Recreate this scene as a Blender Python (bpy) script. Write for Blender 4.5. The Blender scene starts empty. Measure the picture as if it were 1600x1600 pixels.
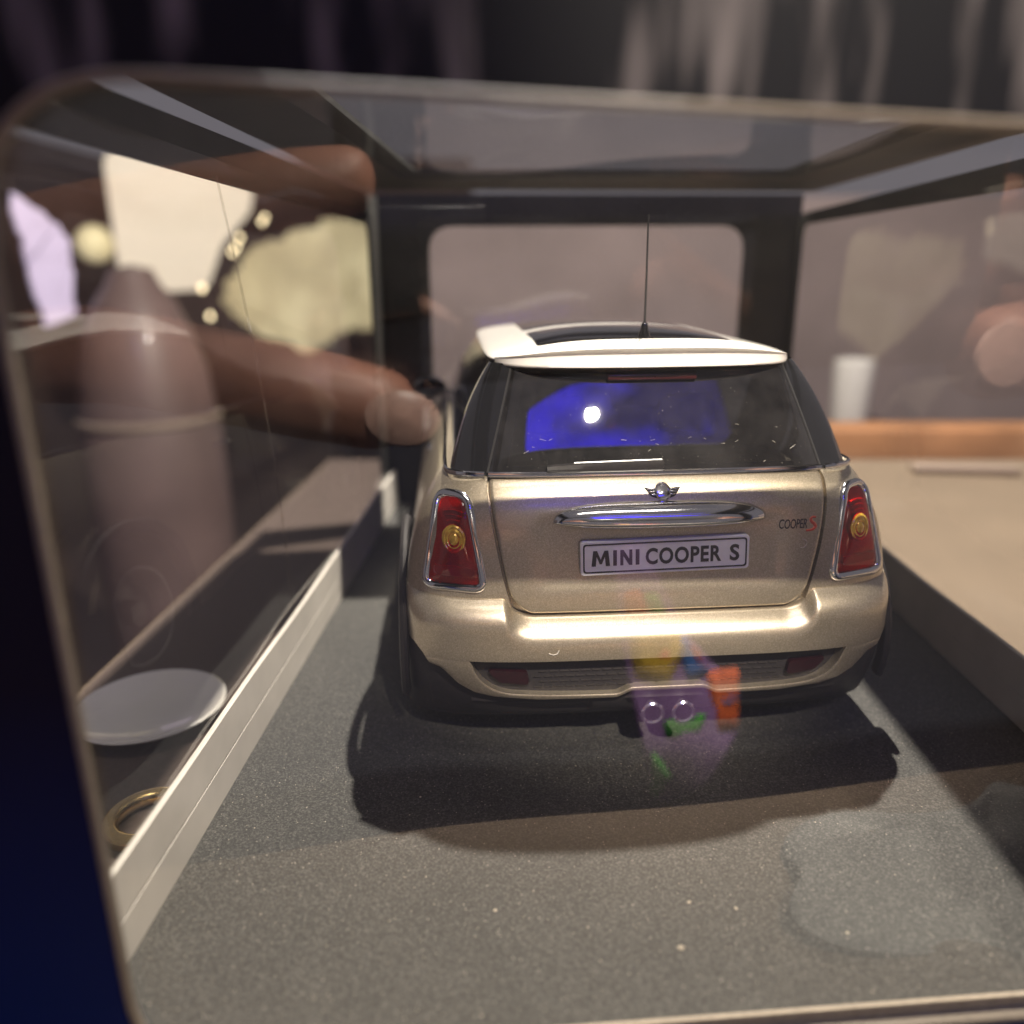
import bpy, bmesh, math, random
import numpy as np
from mathutils import Vector, Matrix

random.seed(7); np.random.seed(7)
S = 0.001                                    # everything below is laid out in millimetres
scene = bpy.context.scene
COL = scene.collection

# ------------------------------------------------------------------ camera
CAM = Vector((55.294, -71.178, 86.425)) * S
PITCH, YAW, ROLL, FPX = 0.2945, -0.0281, -0.0066, 1244.4
def cam_axes():
    cp, sp, cy, sy, cr, sr = math.cos(PITCH), math.sin(PITCH), math.cos(YAW), math.sin(YAW), math.cos(ROLL), math.sin(ROLL)
    f = Vector((sy*cp, cy*cp, -sp)); r = Vector((cy, -sy, 0)); u = r.cross(f)
    return cr*r + sr*u, -sr*r + cr*u, f
r_, u_, f_ = cam_axes()
cd = bpy.data.cameras.new('camera'); cam = bpy.data.objects.new('camera', cd); COL.objects.link(cam)
cam.matrix_world = Matrix(((r_.x, u_.x, -f_.x, CAM.x), (r_.y, u_.y, -f_.y, CAM.y), (r_.z, u_.z, -f_.z, CAM.z), (0, 0, 0, 1)))
cd.sensor_width = 36; cd.lens = 36*FPX/1600; cd.clip_start = 0.002; cd.clip_end = 30
cd.dof.use_dof = True; cd.dof.focus_distance = 0.136; cd.dof.aperture_fstop = 9.5; cd.dof.aperture_blades = 0
scene.camera = cam

# ------------------------------------------------------------------ world, lamps, exposure
world = bpy.data.worlds.new('World'); scene.world = world; world.use_nodes = True
bg = world.node_tree.nodes['Background']
bg.inputs[0].default_value = (0.93, 0.86, 0.97, 1); bg.inputs[1].default_value = 0.14
def lamp(name, loc, power, radius, color, spot=None, target=None):
    ld = bpy.data.lights.new(name, 'SPOT' if spot else 'POINT'); ld.energy = power; ld.shadow_soft_size = radius; ld.color = color
    o = bpy.data.objects.new(name, ld); COL.objects.link(o); o.location = Vector(loc)*S
    if spot:
        ld.spot_size = math.radians(spot); ld.spot_blend = 0.7
        o.rotation_euler = (Vector(target)*S - o.location).to_track_quat('-Z', 'Y').to_euler()
    return o
lamp('showcase_spot', (128, 271, 440), 27.0, 0.005, (1.0, 0.93, 0.82))              # above the far end of the box
lamp('ceiling_bulb', (329, -734, 911), 120.0, 0.008, (1.0, 0.90, 0.74), 5.2, (78, 70, 50))             # behind the photographer, mirrored in the rear window
lamp('hands_fill_spot', (215, -34, 420), 46.0, 0.012, (1.0, 0.86, 0.72), 34, (100, -140, 5))          # added fill spot, brightens the hands and the cloth in front
vs = scene.view_settings
vs.view_transform = 'Standard'; vs.look = 'None'; vs.gamma = 1; vs.exposure = 0.18; vs.use_curve_mapping = False
scene.render.engine = 'CYCLES'
cy = scene.cycles
cy.max_bounces = 8; cy.transparent_max_bounces = 24; cy.glossy_bounces = 4; cy.diffuse_bounces = 3
cy.caustics_reflective = False; cy.caustics_refractive = False; cy.sample_clamp_indirect = 6
cy.use_denoising = True

# ------------------------------------------------------------------ materials
MATS = {}
def new_mat(name):
    m = bpy.data.materials.new(name); m.use_nodes = True; MATS[name] = m
    return m, m.node_tree, m.node_tree.nodes['Principled BSDF']
def N(nt, t, **kw):
    n = nt.nodes.new(t)
    for k, v in kw.items():
        if k in n.inputs: n.inputs[k].default_value = v
        else: setattr(n, k, v)
    return n
def coords(nt, scale=1.0, kind='Object', vec=None):
    tc = N(nt, 'ShaderNodeTexCoord'); mp = N(nt, 'ShaderNodeMapping')
    nt.links.new(tc.outputs[kind], mp.inputs[0])
    mp.inputs['Scale'].default_value = vec if vec else (scale,)*3
    return mp.outputs[0]
def noise(nt, vec, scale, detail=3, rough=0.5):
    n = N(nt, 'ShaderNodeTexNoise', Scale=scale, Detail=detail, Roughness=rough); nt.links.new(vec, n.inputs['Vector']); return n
def ramp(nt, fac, stops):
    r = N(nt, 'ShaderNodeValToRGB'); e = r.color_ramp.elements
    while len(e) < len(stops): e.new(0.5)
    for i, (p, c) in enumerate(stops): e[i].position = p; e[i].color = (*c, 1)
    nt.links.new(fac, r.inputs[0]); return r
def bump(nt, b, height, strength, dist):
    n = N(nt, 'ShaderNodeBump', Strength=strength, Distance=dist); nt.links.new(height, n.inputs['Height']); nt.links.new(n.outputs[0], b.inputs['Normal']); return n
def simple(name, col, rough=0.5, metal=0.0, coat=0.0, spec=0.5, var=0.12, nscale=900, bmp=0.0):
    m, nt, b = new_mat(name)
    v = coords(nt); n = noise(nt, v, nscale)
    r = ramp(nt, n.outputs['Fac'], [(0.3, tuple(c*(1-var) for c in col)), (0.7, tuple(min(1, c*(1+var)) for c in col))])
    nt.links.new(r.outputs[0], b.inputs['Base Color'])
    b.inputs['Roughness'].default_value = rough; b.inputs['Metallic'].default_value = metal
    b.inputs['Coat Weight'].default_value = coat; b.inputs['Coat Roughness'].default_value = 0.04; b.inputs['Specular IOR Level'].default_value = spec
    if bmp: bump(nt, b, n.outputs['Fac'], bmp, 0.0002)
    return m
def emit(name, col, strength, stops=None, scale=20, vec=None):
    m, nt, b = new_mat(name)
    b.inputs['Base Color'].default_value = (*col, 1); b.inputs['Emission Color'].default_value = (*col, 1); b.inputs['Emission Strength'].default_value = strength
    if stops:
        n = noise(nt, coords(nt, vec=vec or (1, 1, 1)), scale, 4, 0.6); r = ramp(nt, n.outputs['Fac'], stops)
        nt.links.new(r.outputs[0], b.inputs['Emission Color'])
    return m

# champagne metallic paint with flake sparkle
m, nt, b = new_mat('gold_paint')
v = coords(nt); fl = N(nt, 'ShaderNodeTexVoronoi', Scale=6500.0); nt.links.new(v, fl.inputs['Vector'])
rr = ramp(nt, fl.outputs['Color'], [(0.0, (0.43, 0.365, 0.275)), (0.6, (0.54, 0.465, 0.355)), (1.0, (0.70, 0.615, 0.48))])
nt.links.new(rr.outputs[0], b.inputs['Base Color'])
b.inputs['Metallic'].default_value = 0.78; b.inputs['Roughness'].default_value = 0.34
b.inputs['Coat Weight'].default_value = 0.55; b.inputs['Coat Roughness'].default_value = 0.10
n2 = noise(nt, v, 5000, 2); bump(nt, b, n2.outputs['Fac'], 0.10, 0.0001)
# white roof paint
simple('white_paint', (0.80, 0.77, 0.72), 0.30, 0, 0.8, var=0.02)
simple('black_plastic', (0.022, 0.019, 0.020), 0.55, var=0.25, nscale=2500, bmp=0.15)
simple('gloss_black', (0.010, 0.010, 0.011), 0.10, 0, 1.0)
simple('rubber', (0.018, 0.017, 0.018), 0.7, var=0.2)
simple('chrome', (0.78, 0.78, 0.80), 0.10, 1.0, var=0.04, nscale=500, bmp=0.05)
simple('exhaust_metal', (0.70, 0.68, 0.72), 0.16, 1.0, var=0.05)
simple('alloy', (0.50, 0.50, 0.52), 0.3, 1.0)
simple('trunk_trim', (0.016, 0.015, 0.016), 0.8)
simple('plate_white', (0.93, 0.92, 0.94), 0.35, 0, 0.3, var=0.03)
simple('print_black', (0.035, 0.030, 0.032), 0.45, var=0.1)
simple('print_red', (0.55, 0.05, 0.03), 0.4)
simple('print_orange', (0.85, 0.30, 0.17), 0.4)
simple('brake_red', (0.05, 0.006, 0.006), 0.25, 0, 0.6)
simple('slat_grey', (0.035, 0.03, 0.029), 0.5)
simple('reflector_red', (0.018, 0.002, 0.004), 0.3, 0, 0.5, var=0.3, nscale=1500)
simple('skin', (0.31, 0.145, 0.10), 0.5, var=0.12, nscale=120, bmp=0.1)
simple('nail', (0.44, 0.28, 0.23), 0.25, 0, 0.4)
simple('phone_black', (0.02, 0.02, 0.022), 0.2, 0, 0.5)
simple('crumb', (0.34, 0.29, 0.22), 0.7)
simple('dust', (0.62, 0.58, 0.52), 0.9)

def schlick(nt, f0, gain=1.0):
    g = N(nt, 'ShaderNodeNewGeometry'); d = N(nt, 'ShaderNodeVectorMath', operation='DOT_PRODUCT')
    nt.links.new(g.outputs['Normal'], d.inputs[0]); nt.links.new(g.outputs['Incoming'], d.inputs[1])
    a = N(nt, 'ShaderNodeMath', operation='ABSOLUTE'); nt.links.new(d.outputs['Value'], a.inputs[0])
    s = N(nt, 'ShaderNodeMath', operation='SUBTRACT'); s.inputs[0].default_value = 1; nt.links.new(a.outputs[0], s.inputs[1])
    p = N(nt, 'ShaderNodeMath', operation='POWER'); nt.links.new(s.outputs[0], p.inputs[0]); p.inputs[1].default_value = 5
    q = N(nt, 'ShaderNodeMath', operation='MULTIPLY_ADD'); nt.links.new(p.outputs[0], q.inputs[0]); q.inputs[1].default_value = (1-f0)*gain; q.inputs[2].default_value = f0
    return q.outputs[0]
def glassy(name, tint, f0, gain=0.8, rough=0.0, haze=0.0, haze_col=(0.75, 0.70, 0.66), wave=0.0, wscale=25, smudge=30):
    """thin clear or tinted sheet: Fresnel mirror over a see-through film, with a little dust on it"""
    m, nt, b = new_mat(name); out = nt.nodes['Material Output']
    tr = N(nt, 'ShaderNodeBsdfTransparent'); tr.inputs[0].default_value = (*tint, 1)
    gl = N(nt, 'ShaderNodeBsdfGlossy', Roughness=rough)
    v = coords(nt)
    if wave:
        n = noise(nt, v, wscale, 1); bp = N(nt, 'ShaderNodeBump', Strength=wave, Distance=0.001); nt.links.new(n.outputs['Fac'], bp.inputs['Height']); nt.links.new(bp.outputs[0], gl.inputs['Normal'])
    mx = N(nt, 'ShaderNodeMixShader'); nt.links.new(schlick(nt, f0, gain), mx.inputs[0]); nt.links.new(tr.outputs[0], mx.inputs[1]); nt.links.new(gl.outputs[0], mx.inputs[2])
    last = mx.outputs[0]
    if haze:
        df = N(nt, 'ShaderNodeBsdfDiffuse'); df.inputs[0].default_value = (*haze_col, 1)
        n = noise(nt, v, smudge, 5, 0.65); r = ramp(nt, n.outputs['Fac'], [(0.35, (haze*0.35,)*3), (0.75, (haze*1.6,)*3)])
        m2 = N(nt, 'ShaderNodeMixShader'); nt.links.new(r.outputs[0], m2.inputs[0]); nt.links.new(last, m2.inputs[1]); nt.links.new(df.outputs[0], m2.inputs[2]); last = m2.outputs[0]
    nt.links.new(last, out.inputs['Surface'])
    return m
glassy('clear_plastic', (0.97, 0.965, 0.95), 0.09, 0.78, 0.02, haze=0.006, wave=0.05)
glassy('car_glass', (0.16, 0.16, 0.17), 0.14, 0.8, 0.012, haze=0.035, haze_col=(0.45, 0.42, 0.42), smudge=130)
glassy('lamp_glass', (0.90, 0.075, 0.05), 0.07, 0.8, 0.04)

# red lamp reflector: ridged
m, nt, b = new_mat('lamp_reflector')
v = coords(nt); w = N(nt, 'ShaderNodeTexNoise', Scale=380.0, Detail=3.0); nt.links.new(v, w.inputs['Vector'])
r = ramp(nt, w.outputs['Fac'], [(0.38, (0.32, 0.05, 0.05)), (0.62, (1.0, 0.40, 0.34))]); nt.links.new(r.outputs[0], b.inputs['Base Color'])
b.inputs['Metallic'].default_value = 0.1; b.inputs['Roughness'].default_value = 0.3; bump(nt, b, w.outputs['Fac'], 0.8, 0.0005)
simple('pink_lens', (0.42, 0.10, 0.08), 0.2, 0, 0.5)
simple('amber', (1.0, 0.50, 0.05), 0.18, 0.25, 0.8, var=0.35, nscale=900)

# speckled dark tray surface (flocked, salt and pepper grain)
m, nt, b = new_mat('tray_grain')
v = coords(nt)
n1 = noise(nt, v, 2700, 3, 0.7); n2 = noise(nt, v, 28, 4, 0.6); vo = N(nt, 'ShaderNodeTexVoronoi', Scale=1500.0); nt.links.new(v, vo.inputs['Vector'])
r1 = ramp(nt, n1.outputs['Fac'], [(0.33, (0.013, 0.013, 0.013)), (0.52, (0.041, 0.040, 0.038)), (0.70, (0.115, 0.110, 0.100))])
r2 = ramp(nt, n2.outputs['Fac'], [(0.3, (0.72, 0.72, 0.72)), (0.7, (1.12, 1.1, 1.08))])
mu = N(nt, 'ShaderNodeMixRGB', blend_type='MULTIPLY'); mu.inputs[0].default_value = 1; nt.links.new(r1.outputs[0], mu.inputs[1]); nt.links.new(r2.outputs[0], mu.inputs[2])
r3 = ramp(nt, vo.outputs['Distance'], [(0.10, (0.34, 0.30, 0.24)), (0.17, (0, 0, 0))])
wn = N(nt, 'ShaderNodeTexWhiteNoise'); nt.links.new(vo.outputs['Position'], wn.inputs['Vector'])
r4 = ramp(nt, wn.outputs['Value'], [(0.80, (0, 0, 0)), (0.86, (1, 1, 1))])
ml = N(nt, 'ShaderNodeMixRGB', blend_type='MULTIPLY'); ml.inputs[0].default_value = 1; nt.links.new(r3.outputs[0], ml.inputs[1]); nt.links.new(r4.outputs[0], ml.inputs[2])
ad = N(nt, 'ShaderNodeMixRGB', blend_type='ADD'); ad.inputs[0].default_value = 1; nt.links.new(mu.outputs[0], ad.inputs[1]); nt.links.new(ml.outputs[0], ad.inputs[2])
nt.links.new(ad.outputs[0], b.inputs['Base Color']); b.inputs['Roughness'].default_value = 0.75
bump(nt, b, n1.outputs['Fac'], 0.5, 0.0004)

simple('card_inner', (0.020, 0.019, 0.018), 0.6, var=0.35, nscale=60)
simple('card_pale', (0.52, 0.48, 0.43), 0.6, var=0.10, nscale=70, bmp=0.1)
simple('rim_plastic', (0.17, 0.14, 0.11), 0.3, 0, 0.3)
simple('card_cut', (0.40, 0.33, 0.25), 0.7)
# front of the box: navy low down, near black higher up, with pale upright streaks along the top
m, nt, b = new_mat('card_front')
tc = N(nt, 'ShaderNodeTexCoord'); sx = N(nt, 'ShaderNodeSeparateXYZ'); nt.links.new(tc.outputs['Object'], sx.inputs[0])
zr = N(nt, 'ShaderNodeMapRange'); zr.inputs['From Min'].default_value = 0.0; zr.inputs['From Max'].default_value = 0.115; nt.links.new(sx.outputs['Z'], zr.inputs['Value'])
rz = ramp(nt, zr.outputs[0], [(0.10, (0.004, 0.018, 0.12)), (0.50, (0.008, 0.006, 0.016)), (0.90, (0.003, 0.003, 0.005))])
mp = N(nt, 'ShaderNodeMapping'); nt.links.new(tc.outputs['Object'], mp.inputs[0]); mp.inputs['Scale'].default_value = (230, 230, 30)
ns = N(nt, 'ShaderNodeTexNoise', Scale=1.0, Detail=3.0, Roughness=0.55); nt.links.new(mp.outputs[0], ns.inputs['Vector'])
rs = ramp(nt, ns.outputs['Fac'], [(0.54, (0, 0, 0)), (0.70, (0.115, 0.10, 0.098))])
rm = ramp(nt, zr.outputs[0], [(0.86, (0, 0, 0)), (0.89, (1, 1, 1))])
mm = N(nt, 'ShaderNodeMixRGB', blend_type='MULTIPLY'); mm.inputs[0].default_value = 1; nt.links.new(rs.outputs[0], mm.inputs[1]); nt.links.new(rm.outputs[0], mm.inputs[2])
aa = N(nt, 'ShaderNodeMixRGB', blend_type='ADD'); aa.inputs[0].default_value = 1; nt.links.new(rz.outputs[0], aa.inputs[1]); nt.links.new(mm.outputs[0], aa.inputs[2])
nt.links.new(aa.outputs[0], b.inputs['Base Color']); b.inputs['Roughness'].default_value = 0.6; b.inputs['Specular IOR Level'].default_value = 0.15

simple('table_laminate', (0.175, 0.132, 0.092), 0.45, var=0.08, nscale=30)
simple('board_mauve', (0.30, 0.24, 0.23), 0.8, var=0.12, nscale=9)
simple('board_brown', (0.15, 0.105, 0.092), 0.8, var=0.15, nscale=7)
simple('wood_orange', (0.34, 0.16, 0.07), 0.5, var=0.2, nscale=30)
simple('white_ceramic', (0.74, 0.71, 0.67), 0.25, 0, 0.5, var=0.03, nscale=60)
simple('napkin', (0.27, 0.265, 0.25), 0.8, var=0.35, nscale=55)
simple('brass', (0.75, 0.55, 0.25), 0.25, 1.0)
simple('vase_glaze', (0.15, 0.10, 0.092), 0.5, 0, 0.15, var=0.2, nscale=14)
simple('vase_rim', (0.27, 0.205, 0.16), 0.35, 0, 0.4)
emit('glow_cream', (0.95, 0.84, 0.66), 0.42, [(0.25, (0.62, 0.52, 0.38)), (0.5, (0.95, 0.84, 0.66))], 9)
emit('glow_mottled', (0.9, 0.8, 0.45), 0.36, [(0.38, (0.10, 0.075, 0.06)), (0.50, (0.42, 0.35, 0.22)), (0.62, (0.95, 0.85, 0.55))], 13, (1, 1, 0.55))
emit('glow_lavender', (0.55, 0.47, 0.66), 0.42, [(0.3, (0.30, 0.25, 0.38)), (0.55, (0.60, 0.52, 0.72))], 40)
emit('glow_bulb', (1.0, 0.82, 0.5), 5)
emit('glow_blue', (0.035, 0.02, 1.0), 4.6)
nt = MATS['glow_blue'].node_tree; b = nt.nodes['Principled BSDF']
v = coords(nt); nn = noise(nt, v, 4.5, 4, 0.6); sx = N(nt, 'ShaderNodeSeparateXYZ'); nt.links.new(v, sx.inputs[0])
ma = N(nt, 'ShaderNodeMath', operation='MULTIPLY_ADD'); nt.links.new(sx.outputs['X'], ma.inputs[0]); ma.inputs[1].default_value = 0.55; nt.links.new(nn.outputs['Fac'], ma.inputs[2])
r = ramp(nt, ma.outputs[0], [(0.40, (0.015, 0.012, 0.05)), (0.50, (0.035, 0.025, 0.55)), (0.62, (0.05, 0.03, 1.0))]); nt.links.new(r.outputs[0], b.inputs['Emission Color'])
emit('glow_panel', (1.0, 0.94, 0.88), 9.0)
for nm, c in (('purple', (0.33, 0.19, 0.45)), ('orange', (0.80, 0.16, 0.05)), ('yellow', (0.85, 0.55, 0.04)), ('green', (0.08, 0.42, 0.06)), ('blue', (0.05, 0.17, 0.50))): simple('cloth_'+nm, c, 0.8, var=0.15, nscale=150)

# ------------------------------------------------------------------ mesh helpers (millimetres in, metres out)
def tag(o, label=None, cat=None, group=None, kind=None):
    if label: o['label'] = label
    if cat: o['category'] = cat
    if group: o['group'] = group
    if kind: o['kind'] = kind
    return o
def empty(name, loc=(0, 0, 0), rz=0.0):
    o = bpy.data.objects.new(name, None); COL.objects.link(o); o.location = Vector(loc)*S; o.rotation_euler.z = rz; o.empty_display_size = 0.01
    return o
def mesh(name, verts, faces, mat, parent=None, smooth=True, sharp=40, solid=0.0, fix=True):
    me = bpy.data.meshes.new(name)
    me.from_pydata([tuple(float(c)*S for c in v) for v in verts], [], [tuple(f) for f in faces])
    bm = bmesh.new(); bm.from_mesh(me)
    bmesh.ops.remove_doubles(bm, verts=bm.verts, dist=1e-7)
    if fix: bmesh.ops.recalc_face_normals(bm, faces=bm.faces)
    bm.to_mesh(me); bm.free()
    mats = mat if isinstance(mat, (list, tuple)) else [mat]
    for k in mats: me.materials.append(MATS[k])
    if smooth:
        me.polygons.foreach_set('use_smooth', [True]*len(me.polygons))
        if sharp: me.set_sharp_from_angle(angle=math.radians(sharp))
    o = bpy.data.objects.new(name, me); COL.objects.link(o); o.parent = parent
    if solid:
        md = o.modifiers.new('solid', 'SOLIDIFY'); md.thickness = solid*S; md.offset = -1
    return o
def apply_mods(o):
    dg = bpy.context.evaluated_depsgraph_get(); e = o.evaluated_get(dg)
    me = bpy.data.meshes.new_from_object(e); o.modifiers.clear(); old = o.data; o.data = me; me.name = old.name
    return o
def grid_faces(nr, nc, base=0, wrap=False):
    f = []
    for i in range(nr-1):
        for j in range(nc if wrap else nc-1):
            k = (j+1) % nc
            f.append((base+i*nc+j, base+i*nc+k, base+(i+1)*nc+k, base+(i+1)*nc+j))
    return f
def grid(name, rows, mat, parent=None, **kw):
    nc = len(rows[0]); v = [p for r in rows for p in r]
    return mesh(name, v, grid_faces(len(rows), nc, wrap=kw.pop('wrap', False)), mat, parent, **kw)
def cub(xs, ys, x):
    """monotone cubic through the points"""
    xs = np.asarray(xs, float); ys = np.asarray(ys, float); d = np.diff(ys)/np.diff(xs)
    t = np.zeros_like(ys); t[0] = d[0]; t[-1] = d[-1]
    for i in range(1, len(ys)-1): t[i] = 0 if d[i-1]*d[i] <= 0 else 2*d[i-1]*d[i]/(d[i-1]+d[i])
    x = np.clip(np.asarray(x, float), xs[0], xs[-1]); i = np.clip(np.searchsorted(xs, x)-1, 0, len(xs)-2)
    h = xs[i+1]-xs[i]; s = (x-xs[i])/h
    return (2*s**3-3*s**2+1)*ys[i]+(s**3-2*s**2+s)*h*t[i]+(-2*s**3+3*s**2)*ys[i+1]+(s**3-s**2)*h*t[i+1]
def lathe(prof, n=32, axis='z', at=(0, 0, 0)):
    """profile (r, h) spun round an axis -> verts, faces"""
    v = []
    for r, h in prof:
        for k in range(n):
            a = 2*math.pi*k/n; c, s = r*math.cos(a), r*math.sin(a)
            q = {'z': (c, s, h), 'y': (c, h, s), 'x': (h, c, s)}[axis]
            v.append((q[0]+at[0], q[1]+at[1], q[2]+at[2]))
    return v, grid_faces(len(prof), n, wrap=True)
def sweep(path, ru, rv=None, n=10, closed=False, up=None):
    """tube with an oval section along a path"""
    P = [np.array(p, float) for p in path]; L = len(P); v = []
    for i, p in enumerate(P):
        a = P[(i-1) % L] if closed or i else P[0]; c = P[(i+1) % L] if closed or i < L-1 else P[-1]
        t = c-a; t /= np.linalg.norm(t)
        uu = np.array(up if up is not None else ((0, 0, 1) if abs(t[2]) < 0.9 else (0, 1, 0)), float)
        s = np.cross(t, uu); s /= np.linalg.norm(s); w = np.cross(s, t)
        R1 = ru[i] if hasattr(ru, '__len__') else ru; R2 = R1 if rv is None else (rv[i] if hasattr(rv, '__len__') else rv)
        for k in range(n):
            g = 2*math.pi*k/n; v.append(tuple(p+s*R1*math.cos(g)+w*R2*math.sin(g)))
    f = grid_faces(L+1 if closed else L, n, wrap=True)
    f = [tuple(q % (L*n) for q in face) for face in f]
    if not closed: f += [tuple(range(n))[::-1], tuple(range((L-1)*n, L*n))]
    return v, f
def boxv(x0, x1, y0, y1, z0, z1):
    v = [(x, y, z) for z in (z0, z1) for y in (y0, y1) for x in (x0, x1)]
    return v, [(0, 2, 3, 1), (4, 5, 7, 6), (0, 1, 5, 4), (2, 6, 7, 3), (0, 4, 6, 2), (1, 3, 7, 5)]
def bevel_box(name, b, mat, parent=None, r=1.0, seg=3):
    v, f = boxv(*b); o = mesh(name, v, f, mat, parent)
    bm = bmesh.new(); bm.from_mesh(o.data)
    bmesh.ops.bevel(bm, geom=list(bm.edges), offset=r*S, segments=seg, affect='EDGES', profile=0.5)
    bm.to_mesh(o.data); bm.free(); o.data.polygons.foreach_set('use_smooth', [True]*len(o.data.polygons)); o.data.set_sharp_from_angle(angle=math.radians(50))
    return o
def rounded(pts, rad, seg=6):
    """polygon with rounded corners (2-D)"""
    out = []; n = len(pts)
    for i in range(n):
        p = np.array(pts[i], float); a = np.array(pts[i-1], float)-p; c = np.array(pts[(i+1) % n], float)-p
        r = rad[i] if hasattr(rad, '__len__') else rad
        la, lc = np.linalg.norm(a), np.linalg.norm(c); a /= la; c /= lc
        ang = math.acos(max(-1, min(1, a@c))); d = min(r/math.tan(ang/2), la*0.49, lc*0.49)
        p1, p2 = p+a*d, p+c*d
        for k in range(seg+1):
            t = k/seg; out.append(tuple((1-t)**2*p1+2*t*(1-t)*p+t*t*p2))
    return out
def text_mesh(body, size, offset=0.0, shear=0.0, extrude=0.05, spacing=1.0):
    cu = bpy.data.curves.new('lettering', 'FONT'); cu.body = body; cu.size = size; cu.offset = offset; cu.shear = shear; cu.extrude = extrude
    cu.align_x = 'CENTER'; cu.align_y = 'CENTER'; cu.space_character = spacing; cu.resolution_u = 4
    o = bpy.data.objects.new('lettering', cu); COL.objects.link(o)
    dg = bpy.context.evaluated_depsgraph_get(); dg.update(); me = bpy.data.meshes.new_from_object(o.evaluated_get(dg))
    v = [tuple(q.co) for q in me.vertices]; f = [tuple(p.vertices) for p in me.polygons]
    bpy.data.objects.remove(o); bpy.data.curves.remove(cu); bpy.data.meshes.remove(me)
    return v, f

# ------------------------------------------------------------------ setting: table and what stands round it
BW, BK, BL, BH = 153.0, 16.0, 228.0, 112.4           # box width, skew of its front, length, height
v, f = boxv(-52, 520, -48, 335, -24, -8.2)
tag(mesh('table_top', v, f, 'table_laminate', smooth=False), kind='structure')
simple('mat_brown', (0.075, 0.052, 0.044), 0.8)
v, f = boxv(-51, -3, -46, 333, -8.2, -7.8); tag(mesh('table_mat', v, f, 'mat_brown', smooth=False), kind='structure')
def board(name, b, mat):
    v, f = boxv(*b); return tag(mesh(name, v, f, mat, smooth=False), kind='structure')
board('wall_back', (-150, 1700, 1150, 1170, -600, 185), 'board_mauve')
board('wall_left', (-1250, -1230, -500, 2600, -600, 420), 'board_brown')
board('wall_right', (900, 920, -200, 1150, -600, 230), 'board_mauve')
board('wall_far', (-1230, -140, 2600, 2620, -600, 420), 'board_brown')
board('floor', (-1230, 1700, -900, 2600, -640, -600), 'board_brown')

# ------------------------------------------------------------------ the display box
def skew(x): return BK*x/BW
def frame_panel(name, P, outer, hole, r, thick, mats, parent):
    """card panel with a rounded window; P(u, v, d) -> point, d = depth through the card"""
    u0, u1, v0, v1 = hole
    rr = r if hasattr(r, '__len__') else (r,)*4
    inner = rounded([(u0, v0), (u1, v0), (u1, v1), (u0, v1)], rr, 8)
    o0, o1, w0, w1 = outer; cx, cy_ = (u0+u1)/2, (v0+v1)/2
    out = []
    for (a, c) in inner:
        dx, dy = a-cx, c-cy_
        t = min(((o1-cx)/dx if dx > 0 else (o0-cx)/dx) if abs(dx) > 1e-9 else 1e9, ((w1-cy_)/dy if dy > 0 else (w0-cy_)/dy) if abs(dy) > 1e-9 else 1e9)
        out.append((cx+dx*t, cy_+dy*t))
    n = len(inner); V = []; F = []; 
    for d in (0, thick):
        V += [P(a, c, d) for a, c in out]+[P(a, c, d) for a, c in inner]
    for j in range(n):
        k = (j+1) % n
        F.append((j, k, n+k, n+j)); F.append((2*n+j, 3*n+j, 3*n+k, 2*n+k))
        F.append((n+j, n+k, 3*n+k, 3*n+j)); F.append((j, 2*n+j, 2*n+k, k))
    # the outer corners
    corners = [(o0, w0), (o1, w0), (o1, w1), (o0, w1)]
    for ci, (a, c) in enumerate(corners):
        b0 = len(V); V += [P(a, c, 0), P(a, c, thick)]
        best = min(range(n), key=lambda j: abs(math.atan2(out[j][1]-cy_, out[j][0]-cx)-math.atan2(c-cy_, a-cx)))
        for j in range(n):
            k = (j+1) % n
            A, B = out[j], out[k]
            onA = [abs(A[0]-o0) < 1e-6, abs(A[0]-o1) < 1e-6, abs(A[1]-w0) < 1e-6, abs(A[1]-w1) < 1e-6]
            onB = [abs(B[0]-o0) < 1e-6, abs(B[0]-o1) < 1e-6, abs(B[1]-w0) < 1e-6, abs(B[1]-w1) < 1e-6]
            need = [a == o0, a == o1, c == w0, c == w1]
            sA = [i for i in range(4) if onA[i]]; sB = [i for i in range(4) if onB[i]]
            if set(sA) != set(sB) and all(need[i] for i in sA+sB):
                F.append((j, b0, k)); F.append((2*n+j, 2*n+k, b0+1)); F.append((j, 2*n+j, b0+1, b0)); F.append((b0, b0+1, 2*n+k, k))
    return mesh(name, V, F, mats, parent, smooth=False)
def pane(name, P, u0, u1, v0, v1, parent, amp=0.25, n=24):
    rows = []
    for i in range(n+1):
        a = u0+(u1-u0)*i/n
        rows.append([P(a, v0+(v1-v0)*j/n, amp*(math.sin(a*0.045+1.3*amp)*math.cos((v0+(v1-v0)*j/n)*0.06)+0.4*math.sin(a*0.11+j*0.5))) for j in range(n+1)])
    return grid(name, rows, 'clear_plastic', parent, sharp=None)

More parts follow.
